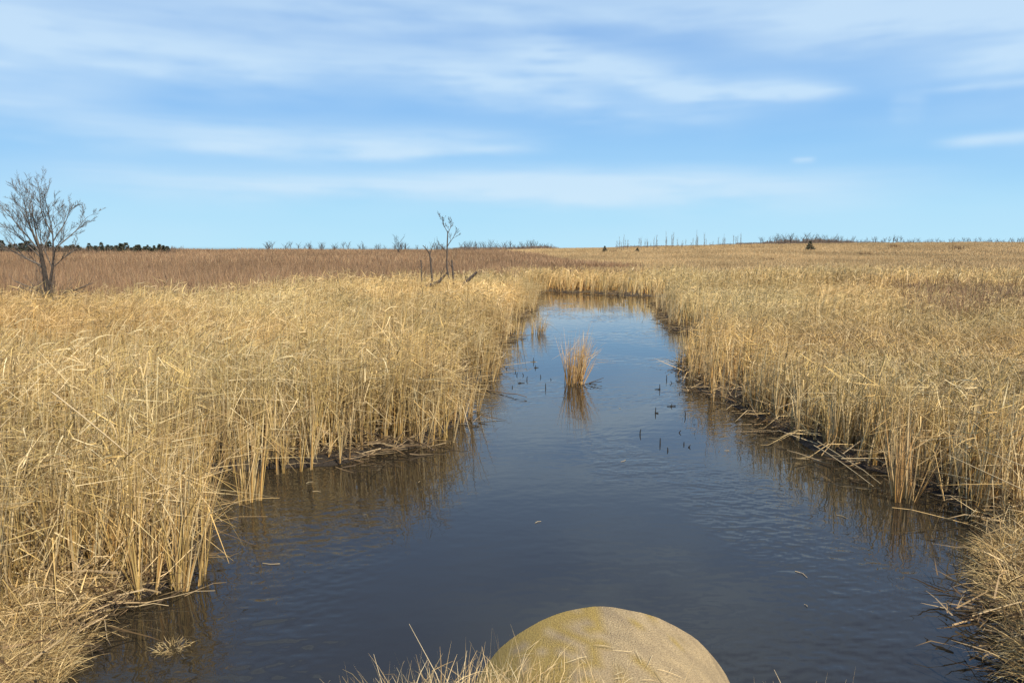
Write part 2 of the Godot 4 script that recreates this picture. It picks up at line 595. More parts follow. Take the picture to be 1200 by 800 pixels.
# ---------------------------------------------------------------- the scene
func _ready():
	# camera
	var cam := Camera3D.new()
	cam.name = "camera"
	cam.position = Vector3(0, EYE, 0)
	cam.rotation.x = -atan(108.0 / 906.0)
	cam.fov = rad_to_deg(2.0 * atan(400.0 / 906.0))
	cam.near = 0.1
	cam.far = 6000.0
	add_child(cam)
	cam.current = true
	# sky and exposure
	var env := Environment.new()
	env.background_mode = Environment.BG_SKY
	var pan := PanoramaSkyMaterial.new()
	pan.panorama = ImageTexture.create_from_image(sky_image())
	pan.filter = true
	env.sky = Sky.new()
	env.sky.sky_material = pan
	env.background_energy_multiplier = 0.84
	env.tonemap_mode = Environment.TONE_MAPPER_LINEAR
	env.tonemap_exposure = 1.27
	env.sdfgi_enabled = true
	env.ssao_enabled = true
	env.ssil_enabled = true
	var we := WorldEnvironment.new()
	we.name = "environment"
	we.environment = env
	add_child(we)
	# sun: behind the camera, to the right
	var sun := DirectionalLight3D.new()
	sun.name = "sun"
	sun.light_energy = 1.6
	sun.light_angular_distance = 0.5
	sun.light_color = Color(1.0, 0.955, 0.885)
	sun.shadow_enabled = true
	add_child(sun)
	sun.look_at_from_position(Vector3(4.6, 9.0, 6.6), Vector3.ZERO)

	make_materials()
	land_noise.seed = 2
	land_noise.frequency = 0.35
	land_noise.fractal_octaves = 3
	patch_noise.seed = 6
	patch_noise.frequency = 0.5
	patch_noise.fractal_octaves = 4
	wave_a.seed = 31
	wave_a.frequency = 2.3
	wave_a.fractal_octaves = 2
	wave_b.seed = 32
	wave_b.frequency = 7.5
	wave_b.fractal_octaves = 1
	wave_m.seed = 33
	wave_m.frequency = 0.4
	wave_m.fractal_octaves = 2
	make_outline()
	make_sdf()
	build_setting()
	build_beds()
	build_bank_clumps()
	build_trees()
	build_distance()
	build_culvert()
	build_small_things()

func build_setting():
	var xs := spaced(-2600.0, 2600.0, -8.0, 11.0, 0.16, 1.06)
	var zs := spaced(-3200.0, 1500.0, -24.0, -2.0, 0.16, 1.05)
	var g := MeshInstance3D.new()
	g.name = "ground"
	g.mesh = grid_mesh(xs, zs, land, ground_color, M.ground, 0.1)
	add_child(g)
	tag(g, "flat marsh ground of dark mud and straw litter rising to a tan field", "ground", "", "structure")
	var w := MeshInstance3D.new()
	w.name = "water"
	var flat := func(_x, _z): return Color.WHITE
	var am: ArrayMesh = grid_mesh(steps(-6.0, 8.0, 0.045), steps(-14.0, -3.2, 0.045), ripple, flat, M.water, 0.008)
	for band in [[-4.0, 9.0, -32.0, -14.0, 0.075], [-1.5, 19.0, -66.0, -32.0, 0.13]]:
		var more: ArrayMesh = grid_mesh(steps(band[0], band[1], band[4]), steps(band[2], band[3], band[4]), ripple, flat, M.water, 0.008)
		am.add_surface_from_arrays(Mesh.PRIMITIVE_TRIANGLES, more.surface_get_arrays(0))
		am.surface_set_material(am.get_surface_count() - 1, M.water)
	w.mesh = am
	add_child(w)
	tag(w, "dark rippled stream winding between the cattail banks", "water", "", "structure")

# ---------------------------------------------------------------- reed beds
func brown_start(x: float) -> float:
	# how far off the brown brush begins
	if x < 0.0:
		return lerpf(60.0, 34.5, smoothstep(-4.0, -21.0, x))
	return 78.0

func build_beds():
	var near_m := []
	var mid_m := []
	var mat_m := []
	var far_m := []
	var near_w := []
	var mid_w := []
	var mat_w := []
	var far_w := []
	for k in 6:
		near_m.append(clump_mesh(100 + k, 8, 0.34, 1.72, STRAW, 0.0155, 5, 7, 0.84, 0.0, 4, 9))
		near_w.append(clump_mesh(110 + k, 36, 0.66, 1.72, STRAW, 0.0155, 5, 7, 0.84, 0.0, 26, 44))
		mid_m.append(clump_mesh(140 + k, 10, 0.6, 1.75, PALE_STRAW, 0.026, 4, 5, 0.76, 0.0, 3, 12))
		mid_w.append(clump_mesh(150 + k, 36, 1.15, 1.75, PALE_STRAW, 0.026, 4, 5, 0.76, 0.0, 0, 44))
		mat_m.append(mat_mesh(160 + k, 0.5, 0.9, 80, 0.0145, 5))
		mat_w.append(mat_mesh(170 + k, 0.8, 0.9, 250, 0.0145, 5))
	for k in 5:
		far_m.append(clump_mesh(180 + k, 22, 1.5, 1.75, PALE_STRAW, 0.045, 4, 4, 0.75, 0.0, 0, 22))
		far_w.append(clump_mesh(185 + k, 80, 2.6, 1.75, PALE_STRAW, 0.045, 4, 4, 0.75, 0.0, 0, 80))
	var sets := {}
	var put := func(bed: String, list: String, k: int, xf: Transform3D, tint: Color):
		var key := "%s|%s|%d" % [bed, list, k]
		if not sets.has(key):
			sets[key] = [[], []]
		sets[key][0].append(xf)
		sets[key][1].append(tint)
	rng.seed = 500
	# walk the land in cells; nearer cells are smaller, and those at the water's edge are split in four
	var z := -5.4
	while z > -120.0:
		var d := -z
		var cell := 0.88 if d < 17.0 else (1.05 if d < 30.0 else (1.6 if d < 55.0 else 3.4))
		var x := -(d * 0.68 + 4.0)
		while x < d * 0.68 + 4.0:
			var big := shore(x, z) > cell * 0.9 + 0.25
			for q in (1 if big else 4):
				var c := cell if big else cell * 0.5
				var px := x + rr(-0.5, 0.5) * c + (0.0 if big else (q % 2 - 0.5) * c)
				var pz := z + rr(-0.5, 0.5) * c + (0.0 if big else (q / 2 - 0.5) * c)
				var s := shore(px, pz)
				if s < (0.28 if d < 30.0 else (0.75 if d < 55.0 else 1.3)):
					continue
				var on_right := px > lerpf(1.0, 5.0, smoothstep(-45.0, -20.0, pz))
				var far_bank := pz < -52.0
				if -pz > brown_start(px) + patch_noise.get_noise_2d(px * 0.1, pz * 0.1) * 10.0:
					continue
				# the near banks carry matted grass and fallen leaves instead
				var mound := (pz > -7.3 and absf(px) > 3.2) or (px > 4.0 and pz > -8.9 and px < 6.6)
				var at := Vector3(px, land(px, pz) - 0.02, pz)
				if mound:
					if rng.randf() < 0.6:
						put.call("right" if px > 0.0 else "left", "mat", rng.randi() % 6, upright(at, rng.randf() * TAU, 0.75, rr(0.4, 0.65)), Color(0.95, 0.95, 0.95))
					continue
				var tn := patch_noise.get_noise_2d(px * 0.22 + 9.0, pz * 0.22)
				var tone := clampf(1.0 + tn * 0.45, 0.66, 1.25)
				var warm := patch_noise.get_noise_2d(px * 0.13 - 30.0, pz * 0.13) * 0.12
				var tint := Color(tone * (1.0 + warm), tone, tone * (1.0 - warm))
				var yaw := rr(-1.2, 1.2)
				var tall := 1.0 + patch_noise.get_noise_2d(px * 0.35, pz * 0.35 + 70.0) * 0.3
				var bed := "right" if on_right else "left"
				if far_bank:
					bed = "far"
				var hole := patch_noise.get_noise_2d(px * 0.8 + 15.0, pz * 0.8)
				var size := "_wide" if big else ""
				if d < 30.0:
					if on_right and s > 1.3 + 1.0 * tn + 1.2 * smoothstep(-12.0, -22.0, pz):
						# collapsed tangle behind the standing fringe
						if rng.randf() < 0.22:
							put.call(bed, "near" + size, rng.randi() % 6, upright(at, rng.randf() * TAU, 1.0, rr(0.55, 0.85)), tint)
						else:
							put.call(bed, "mat" + size, rng.randi() % 6, upright(at, rng.randf() * TAU, rr(0.9, 1.2), rr(0.8, 1.1)), tint)
					elif hole < -0.36 and s > 0.3:
						put.call(bed, "mat" + size, rng.randi() % 6, upright(at, rng.randf() * TAU, 1.0, rr(0.6, 0.9)), tint)
					elif on_right and pz > -15.0 and rng.randf() < 0.25:
						put.call(bed, "mat", rng.randi() % 6, upright(at, rng.randf() * TAU, 0.8, rr(0.25, 0.5)), tint)
					else:
						put.call(bed, "near" + size, rng.randi() % 6, upright(at, yaw, rr(0.9, 1.15), tall * rr(0.88, 1.1) * (lerpf(0.92, 0.82, smoothstep(-18.0, -11.0, pz)) if on_right else 1.0)), tint)
				elif d < 55.0:
					var h := tall * rr(0.85, 1.1) * (0.66 if on_right and s > 2.0 and px > 9.0 else 1.0)
					put.call(bed, "mid" + size, rng.randi() % 6, upright(at, yaw, rr(0.9, 1.15), h), tint)
				else:
					put.call(bed, "far" + size, rng.randi() % 5, upright(at, yaw, rr(0.9, 1.15), tall * rr(0.85, 1.1) * (0.72 if on_right and not far_bank else 1.0)), tint)
			x += cell
		z -= cell
	# litter on the mud at the water's edge
	var lm := []
	for k in 4:
		rng.seed = 190 + k
		var lb := MB.new()
		for j in 34:
			var la := rng.randf() * TAU
			var lr := 0.45 * sqrt(rng.randf())
			blade(lb, Vector3(cos(la) * lr, rr(0.015, 0.12), sin(la) * lr), rng.randf() * TAU, rr(1.1, 1.75), rr(0.15, 0.6), rr(0.008, 0.02), 3, rr(-0.3, 0.3), 0.5, rr(-0.4, 0.4), vary(pick(WET_AND_SHADE), 0.2))
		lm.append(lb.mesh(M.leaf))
	rng.seed = 502
	var shore_litter := mass("shore_litter", "wet broken leaves and stems littering the mud along both banks", "litter")
	var ls := [[], [], [], []]
	var lt := [[], [], [], []]
	for i in outline.size():
		for j in 5:
			var o := outline[i].lerp(outline[(i + 1) % outline.size()], rng.randf()) + Vector2(rr(-0.7, 0.7), rr(-0.7, 0.7))
			var so := shore(o.x, o.y)
			if so < 0.0 or so > 0.75 or o.y > -6.0:
				continue
			var k := rng.randi() % 4
			ls[k].append(upright(Vector3(o.x, maxf(land(o.x, o.y), 0.0), o.y), rng.randf() * TAU, rr(0.8, 1.2), rr(0.7, 1.5)))
			var q := rr(0.7, 1.1)
			lt[k].append(Color(q, q, q))
	for k in 4:
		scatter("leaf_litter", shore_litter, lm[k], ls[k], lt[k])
	var beds := {
		"left": mass("cattail_bed", "broad bed of dry golden cattails along the left bank", "cattails"),
		"right": mass("cattail_bed", "bed of dry cattails, tangled and flattened, along the right bank", "cattails"),
		"far": mass("cattail_bed", "pale strip of cattails beyond the far bend of the stream", "cattails"),
	}
	var lists := {"near": near_m, "mid": mid_m, "mat": mat_m, "far": far_m, "near_wide": near_w, "mid_wide": mid_w, "mat_wide": mat_w, "far_wide": far_w}
	var names := {"near": "standing_cattails", "mid": "standing_cattails", "mat": "fallen_cattails", "far": "distant_cattails"}
	for key in sets:
		var w: PackedStringArray = key.split("|")
		scatter(names[w[1].trim_suffix("_wide")], beds[w[0]], lists[w[1]][int(w[2])], sets[key][0], sets[key][1])
	# brown brush behind the cattails
	var brush := mass("brown_brush", "band of reddish brown brush behind the golden cattails", "brush")
	var bm := []
	var bf := []
	for k in 4:
		bm.append(brush_mesh(300 + k, 1.3, 1.9, 50, 0.026, BROWN))
		bf.append(brush_mesh(310 + k, 3.0, 2.2, 70, 0.07, BROWN))
	var field := mass("field_grass", "dry tan grass of the wide field reaching to the horizon", "grass")
	var fm := []
	for k in 4:
		fm.append(brush_mesh(320 + k, 3.2, 0.85, 90, 0.07, [Color(0.50, 0.36, 0.185), Color(0.44, 0.305, 0.15), Color(0.55, 0.41, 0.22)]))
	var sp := [[], [], [], [], [], [], [], [], [], [], [], []]
	var tn_ := [[], [], [], [], [], [], [], [], [], [], [], []]
	rng.seed = 501
	z = -24.0
	while z > -420.0:
		var d := -z
		var cell := 1.7 if d < 100.0 else (3.4 if d < 220.0 else 5.5)
		var x := -(d * 0.68 + 6.0)
		while x < d * 0.68 + 6.0:
			var px := x + rr(-0.5, 0.5) * cell
			var pz := z + rr(-0.5, 0.5) * cell
			x += cell
			if shore(px, pz) < 0.6:
				continue
			var n := patch_noise.get_noise_2d(px * 0.05 + 3.0, pz * 0.03)
			var edge := patch_noise.get_noise_2d(px * 0.1, pz * 0.1) * 10.0
			var right_edge := px / d > 0.50 + n * 0.25 and d > 31.0 + edge and d < 75.0 and rng.randf() < 0.75
			var is_brown: bool = right_edge or (d > brown_start(px) + edge and d < lerpf(330.0, 120.0, smoothstep(-0.05, 0.12, px / d)) + n * 60.0 and px / d < 0.2 + n * 0.3)
			var tone := clampf(1.0 + n * 0.4, 0.75, 1.3)
			var at := Vector3(px, land(px, pz) - 0.02, pz)
			var k := rng.randi() % 4
			if is_brown:
				if d < 100.0:
					sp[k].append(upright(at, rng.randf() * TAU, 1.0, rr(0.75, 1.12) * (0.72 if px > 0.0 else 1.0)))
					tn_[k].append(Color(tone, tone, tone))
				else:
					sp[4 + k].append(upright(at, rng.randf() * TAU, 1.0 if cell < 4.0 else 1.5, rr(0.75, 1.1) * (0.68 if px > 0.0 else 1.0)))
					tn_[4 + k].append(Color(tone, tone, tone))
			elif d > 76.0 and (d > 100.0 or rng.randf() < 0.5):
				sp[8 + k].append(upright(at, rng.randf() * TAU, 1.0 if cell < 4.0 else 1.5, rr(0.6, 1.2)))
				tn_[8 + k].append(Color(tone, tone, tone))
		z -= cell
	for k in 4:
		scatter("brush_stems", brush, bm[k], sp[k], tn_[k])
		scatter("distant_brush", brush, bf[k], sp[4 + k], tn_[4 + k])
		scatter("grass_tufts", field, fm[k], sp[8 + k], tn_[8 + k])

# ---------------------------------------------------------------- clumps one can tell apart
var shoots := {}
func shoot_mesh(kind: String, k: int) -> Mesh:
	var key := "%s%d" % [kind, k]
	if not shoots.has(key):
		var keep := rng.state
		rng.seed = hash(key)
		var b := MB.new()
		if kind == "rust":
			shoot(b, Vector3.ZERO, 1.7, RUST, 0.016, 6, 7, 0.35, 0.35)
		elif kind == "pale":
			shoot(b, Vector3.ZERO, 1.8, STRAW, 0.0145, 6, 7, 0.78, 0.35)
		else:
			shoot(b, Vector3.ZERO, 1.8, GREYED, 0.014, 6, 7, 0.5, 0.35)
		shoots[key] = b.mesh(M.leaf)
		rng.state = keep
	return shoots[key]

func cattail_clump(at: Vector3, label: String, group: String, kind: String, count: int, spread: float, tall: float, splay := 0.08):
	var t := thing("cattail_clump", at, label, "cattails", group)
	for i in count:
		var a := rng.randf() * TAU
		var r := spread * sqrt(rng.randf())
		var basis_ := Basis(Vector3(rr(-1, 1), 0, rr(-1, 1)).normalized(), rng.randfn(0.0, 0.09)) * Basis(Vector3(sin(a), 0, -cos(a)), splay * r / spread * rr(0.4, 1.6)) * Basis(Vector3.UP, rr(-1.0, 1.0)) * Basis.from_scale(Vector3.ONE * tall * rr(0.75, 1.1))
		part("shoot", shoot_mesh(kind, rng.randi() % 10), t, Transform3D(basis_, Vector3(cos(a) * r, 0, sin(a) * r)))
	return t

func foot(x: float, z: float) -> Vector3:
	return Vector3(x, maxf(land(x, z), -0.12) - 0.02, z)

func build_bank_clumps():
	rng.seed = 900
	# the ones that stand out
	cattail_clump(Vector3(1.61, -0.1, -19.94), "rusty orange cattail clump standing alone in the middle of the stream", "", "rust", 30, 0.26, 0.92, 0.17)
	cattail_clump(Vector3(1.07, -0.1, -32.07), "small pale cattail clump just off the left bank at the bend", "", "pale", 18, 0.34, 0.68, 0.12)
	cattail_clump(Vector3(-3.68, -0.1, -10.45), "slender golden cattail clump in the water at the mouth of the left inlet", "", "pale", 8, 0.16, 1.0, 0.06)
	cattail_clump(Vector3(5.44, -0.1, -10.48), "rusty-stemmed cattail clump at the tip of the right bank, reflected in the water", "", "rust", 10, 0.2, 0.92, 0.06)
	cattail_clump(Vector3(6.05, -0.1, -9.75), "thin rust-based cattail clump beside the right mud edge", "", "pale", 10, 0.14, 1.05, 0.05)
	cattail_clump(Vector3(6.75, -0.05, -9.95), "cattail clump nearest the frame edge on the right mud bank", "", "rust", 10, 0.14, 1.1, 0.05)
	cattail_clump(Vector3(-3.72, -0.05, -7.66), "tall golden cattail clump at the tip of the near left bank", "", "pale", 16, 0.34, 1.0, 0.1)
	cattail_clump(Vector3(-4.45, -0.02, -7.85), "dense golden cattail clump behind the tip of the near left bank", "", "pale", 16, 0.36, 1.0, 0.1)
	# the fringes
	var cnt := outline.size()
	var next := 0.0
	for i in cnt:
		var p := outline[i]
		var q := outline[(i + 1) % cnt]
		if p.y > -7.6 or p.y < -63.0 or p.x > 10.5 or (p.x > 4.0 and p.y > -9.2):
			continue
		var l := p.distance_to(q)
		var across := (q - p).orthogonal().normalized()
		while next < l:
			var m := p.lerp(q, next / l)
			if shore(m.x + across.x * 0.4, m.y + across.y * 0.4) < 0.0:
				across = -across
			var o := m + across * rr(-0.05, 0.45)
			var leftside := m.x < (2.2 if m.y > -60.0 else 3.0)
			var where := "toward the far bend on the left bank"
			if leftside and m.y > -12.8:
				where = "around the near left inlet"
			elif leftside and m.y > -18.0:
				where = "on the nearest headland of the left bank"
			elif leftside and m.y > -30.0:
				where = "on the left bank abreast of the rusty clump"
			elif not leftside and m.y > -16.0:
				where = "along the muddy near part of the right bank"
			elif not leftside and m.y > -25.0:
				where = "on the jutting right bank abreast of the rusty clump"
			elif not leftside and m.y > -52.0:
				where = "toward the far bend on the right bank"
			elif not leftside:
				where = "on the far bank beyond the bend"
			cattail_clump(foot(o.x, o.y), "%s cattail clump %s" % ["dry golden" if leftside else "grey-tan", where], "cattail clumps %s" % where, "pale" if leftside else "grey", (6 if leftside else 4) + rng.randi() % 4, 0.38 if leftside else 0.24, rr(0.7, 0.98) if leftside else rr(0.62, 0.92), 0.07)
			next += rr(0.45, 1.05) * (1.0 if leftside or m.y < -17.0 else 1.7) * (1.0 if m.y > -18.0 else (1.5 if m.y > -34.0 else 2.0))
		next -= l

# ---------------------------------------------------------------- trees
const BARK := Color(0.235, 0.195, 0.155)
const DEADWOOD := Color(0.16, 0.125, 0.095)

func build_trees():
	rng.seed = 40
	var bx := -21.0
	var bz := -35.0
	var t := thing("bare_tree", Vector3(bx, land(bx, bz) - 0.1, bz), "large bare many-limbed tree rising from the cattails at the left edge", "tree")
	t.scale = Vector3(0.56, 0.69, 0.58)
	var V := func(x, y, zz): return Vector3(x, y, zz)
	trunk(t, [V.call(0, 0, 0), V.call(0.0, 1.2, 0.02), V.call(-0.1, 2.4, -0.05), V.call(-0.24, 3.9, 0.0), V.call(-0.42, 5.4, 0.05)], [0.33, 0.27, 0.23, 0.17, 0.1], Color(0.10, 0.078, 0.056))
	trunk(t, [V.call(-0.05, 2.3, 0.05), V.call(0.3, 3.0, 0.12), V.call(0.56, 3.9, 0.1), V.call(0.66, 4.6, 0.05), V.call(0.68, 6.0, 0.0)], [0.13, 0.115, 0.1, 0.075, 0.045], Color(0.11, 0.086, 0.064), "second_trunk")
	for a in [[-0.4, 4.0, -3.0, 7.3, 0.07], [-0.45, 4.2, -2.3, 7.8, 0.07], [-0.42, 4.4, -1.3, 8.3, 0.07], [-0.38, 4.2, -0.4, 8.4, 0.07], [-0.2, 3.2, -3.7, 5.4, 0.065], [-0.3, 3.7, -3.2, 6.3, 0.06], [-0.2, 3.0, -2.4, 4.6, 0.045],
			[0.68, 5.7, 0.5, 8.7, 0.05], [0.68, 5.2, 1.3, 8.4, 0.05], [0.66, 4.2, 2.8, 6.9, 0.055], [0.6, 3.6, 2.5, 5.7, 0.045], [0.66, 4.8, 2.1, 7.7, 0.05], [-0.4, 4.0, 0.4, 7.4, 0.05], [0.5, 2.9, -0.8, 6.2, 0.045], [0.58, 3.2, 1.8, 4.8, 0.04], [-0.4, 4.1, -1.6, 6.8, 0.045]]:
		limb(t, V.call(a[0], minf(a[1] + 0.75, 6.0), 0), V.call(a[2], a[3] + 0.3, rr(-1.9, 1.9)), a[4], 0.014, 3, 8, BARK, 1.0, 0.46)
	limb(t, V.call(0.3, 1.8, 0.1), V.call(4.2, 2.9, 0.9), 0.06, 0.02, 2, 5, BARK, 0.4, 0.3, 0.05)
	limb(t, V.call(0.2, 1.7, 0.1), V.call(3.2, 2.35, 0.6), 0.05, 0.02, 2, 4, BARK, 0.4, 0.3, 0.05)
	limb(t, V.call(-0.1, 2.3, 0.0), V.call(-2.2, 3.0, 0.7), 0.06, 0.02, 2, 5, BARK, 0.5, 0.35, 0.08)
	limb(t, V.call(-0.1, 2.0, 0.0), V.call(-1.9, 2.6, 0.5), 0.05, 0.02, 2, 5, BARK, 0.5, 0.35, 0.08)
	for k in 16:
		limb(t, V.call(rr(-0.3, 0.3), rr(0.3, 1.6), 0.1), V.call(rr(-1.7, 1.5), rr(2.4, 4.4), rr(-1.0, 1.0)), 0.022, 0.008, 2, 6, BARK, 0.6, 0.4)
	# dead wood standing in the middle
	var at := func(x: float, zz: float): return Vector3(x, land(x, zz) - 0.08, zz)
	t = thing("dead_tree", at.call(-4.05, -48.0), "tall thin leafless tree with a few twigs at its top, among the snags", "tree")
	trunk(t, [V.call(0.35, 0, 0), V.call(0.2, 1.2, 0), V.call(0.02, 2.4, 0.02), V.call(0.05, 3.6, 0), V.call(0.1, 4.6, 0)], [0.075, 0.065, 0.055, 0.045, 0.03], DEADWOOD)
	limb(t, V.call(0.1, 4.5, 0), V.call(-0.25, 5.4, 0.1), 0.022, 0.012, 3, 6, DEADWOOD, 0.8, 0.45)
	limb(t, V.call(0.1, 4.4, 0), V.call(0.3, 5.3, -0.2), 0.02, 0.012, 3, 6, DEADWOOD, 0.8, 0.45)
	limb(t, V.call(0.05, 3.6, 0), V.call(0.65, 4.6, 0.1), 0.025, 0.01, 3, 5, DEADWOOD, 0.8, 0.45)
	limb(t, V.call(0.05, 3.3, 0), V.call(-0.6, 4.0, -0.1), 0.02, 0.01, 3, 4, DEADWOOD, 0.8, 0.45)
	t = thing("tree_snag", at.call(-4.95, -47.6), "broken dead snag with a forked top beside the thin leafless tree", "snag")
	trunk(t, [V.call(0.1, 0, 0), V.call(0.05, 1.5, 0.05), V.call(-0.05, 2.9, 0), V.call(-0.12, 3.35, 0)], [0.08, 0.068, 0.052, 0.036], DEADWOOD)
	limb(t, V.call(-0.1, 3.2, 0), V.call(-0.5, 3.7, 0.1), 0.05, 0.02, 1, 2, DEADWOOD)
	limb(t, V.call(-0.08, 3.0, 0), V.call(0.2, 3.9, -0.1), 0.04, 0.012, 1, 3, DEADWOOD)
	t = thing("tree_snag", at.call(-5.55, -47.4), "short straight dead post at the left of the snags", "snag")
	trunk(t, [V.call(0, 0, 0), V.call(0.02, 1.6, 0), V.call(0.0, 2.85, 0.02)], [0.055, 0.05, 0.038], DEADWOOD)
	limb(t, V.call(0, 2.0, 0), V.call(-0.14, 2.5, 0), 0.03, 0.01, 1, 1, DEADWOOD)
	t = thing("tree_snag", at.call(-3.55, -46.8), "stout leaning dead post in front of the thin leafless tree", "snag")
	trunk(t, [V.call(0.12, 0, 0), V.call(0.03, 1.5, 0), V.call(-0.08, 2.8, 0.02)], [0.07, 0.06, 0.048], DEADWOOD)
	limb(t, V.call(-0.06, 2.3, 0), V.call(-0.3, 2.75, 0), 0.03, 0.01, 1, 1, DEADWOOD)
	t = thing("leaning_log", at.call(-3.2, -46.6), "dead log leaning up to the right out of the cattails", "log")
	trunk(t, [V.call(-0.1, 0.9, 0), V.call(0.5, 1.55, 0), V.call(1.1, 2.1, 0.1)], [0.13, 0.11, 0.06], DEADWOOD)
	limb(t, V.call(0.4, 1.5, 0), V.call(0.35, 2.0, 0.1), 0.03, 0.01, 1, 2, DEADWOOD)
	t = thing("leaning_log", at.call(-4.5, -46.9), "low broken limb slumped against the forked snag", "log")
	trunk(t, [V.call(-0.7, 1.2, 0), V.call(0.1, 1.55, 0), V.call(0.6, 2.1, 0.1)], [0.11, 0.1, 0.05], DEADWOOD)
	limb(t, V.call(0.1, 1.5, 0), V.call(0.5, 2.5, 0.1), 0.03, 0.01, 1, 3, DEADWOOD)

func small_tree(called: String, seed_: int, height: float, col: Color, spread: float) -> Node3D:
	rng.seed = seed_
	var t := Node3D.new()
	var lean := rr(-0.03, 0.03) * height
	trunk(t, [Vector3.ZERO, Vector3(lean * 0.4, height * 0.3, 0), Vector3(lean, height * 0.62, 0)], [height * 0.022, height * 0.018, height * 0.01], col)
	var wood := MB.new()
	for k in 9:
		var y := height * rr(0.22, 0.62)
		var a := rng.randf() * TAU
		var to := Vector3(cos(a) * spread * rr(0.4, 1.0), y + height * rr(0.22, 0.42), sin(a) * spread * rr(0.4, 1.0))
		branch_out(wood, wood, limb_points(Vector3(lean * 0.6, y, 0), to, 0.08, 4), height * 0.009, height * 0.004, 0, 2, 5, col, 0.7, 0.5)
	part("crown", wood.mesh(M.bark), t)
	t.name = called
	return t

func sapling(seed_: int) -> Node3D:
	rng.seed = seed_
	var t := Node3D.new()
	var col := Color(0.30, 0.245, 0.195)
	trunk(t, [Vector3.ZERO, Vector3(rr(-0.1, 0.1), 3.0, 0), Vector3(rr(-0.2, 0.2), 5.5, 0), Vector3(rr(-0.3, 0.3), 8.6, 0)], [0.1, 0.085, 0.06, 0.03], col)
	var wood := MB.new()
	for k in 16:
		var y := rr(0.6, 7.4)
		var a := rng.randf() * TAU
		var l := rr(0.5, 1.3)
		tube(wood, [Vector3(0, y, 0), Vector3(cos(a) * l * 0.35, y + l * 0.7, sin(a) * l * 0.35), Vector3(cos(a) * l * 0.5, y + l * 1.6, sin(a) * l * 0.5)], [0.035, 0.03, 0.02], 3, col)
	part("crown", wood.mesh(M.bark), t)
	return t

func evergreen(seed_: int, height: float, radius: float) -> Node3D:
	rng.seed = seed_
	var t := Node3D.new()
	trunk(t, [Vector3.ZERO, Vector3(0, height * 0.5, 0), Vector3(0, height * 0.95, 0)], [height * 0.03, height * 0.02, height * 0.006], Color(0.07, 0.05, 0.035))
	var b := MB.new()
	for k in 420:
		var u := pow(rng.randf(), 1.25)
		var y := lerpf(0.0, 1.0, u) * height
		var r := radius * pow(1.0 - u, 0.85) * rr(0.35, 1.12) 
		var a := rng.randf() * TAU
		blade(b, Vector3(cos(a) * r * 0.6, y, sin(a) * r * 0.6), a, rr(0.7, 1.7), maxf(r * 0.6, radius * 0.22), radius * 0.13, 2, 0.4, 0.0, 0.0, vary(Color(0.07, 0.075, 0.05), 0.4))
	part("crown", b.mesh(M.leaf), t)
	return t

func place(proto: Node3D, called: String, at: Vector3, s: Vector3, yaw: float, label: String, category: String, group: String):
	var o: Node3D = proto.duplicate()
	o.name = numbered(called)
	add_child(o, true)
	o.transform = Transform3D(Basis(Vector3.UP, yaw) * Basis.from_scale(s), at)
	tag(o, label, category, group)
	return o

# a point of the far land at a bearing (tangent of the angle right of straight ahead) and a distance
func far_at(bearing: float, d: float) -> Vector3:
	return Vector3(bearing * d, land(bearing * d, -d) - 0.1, -d)

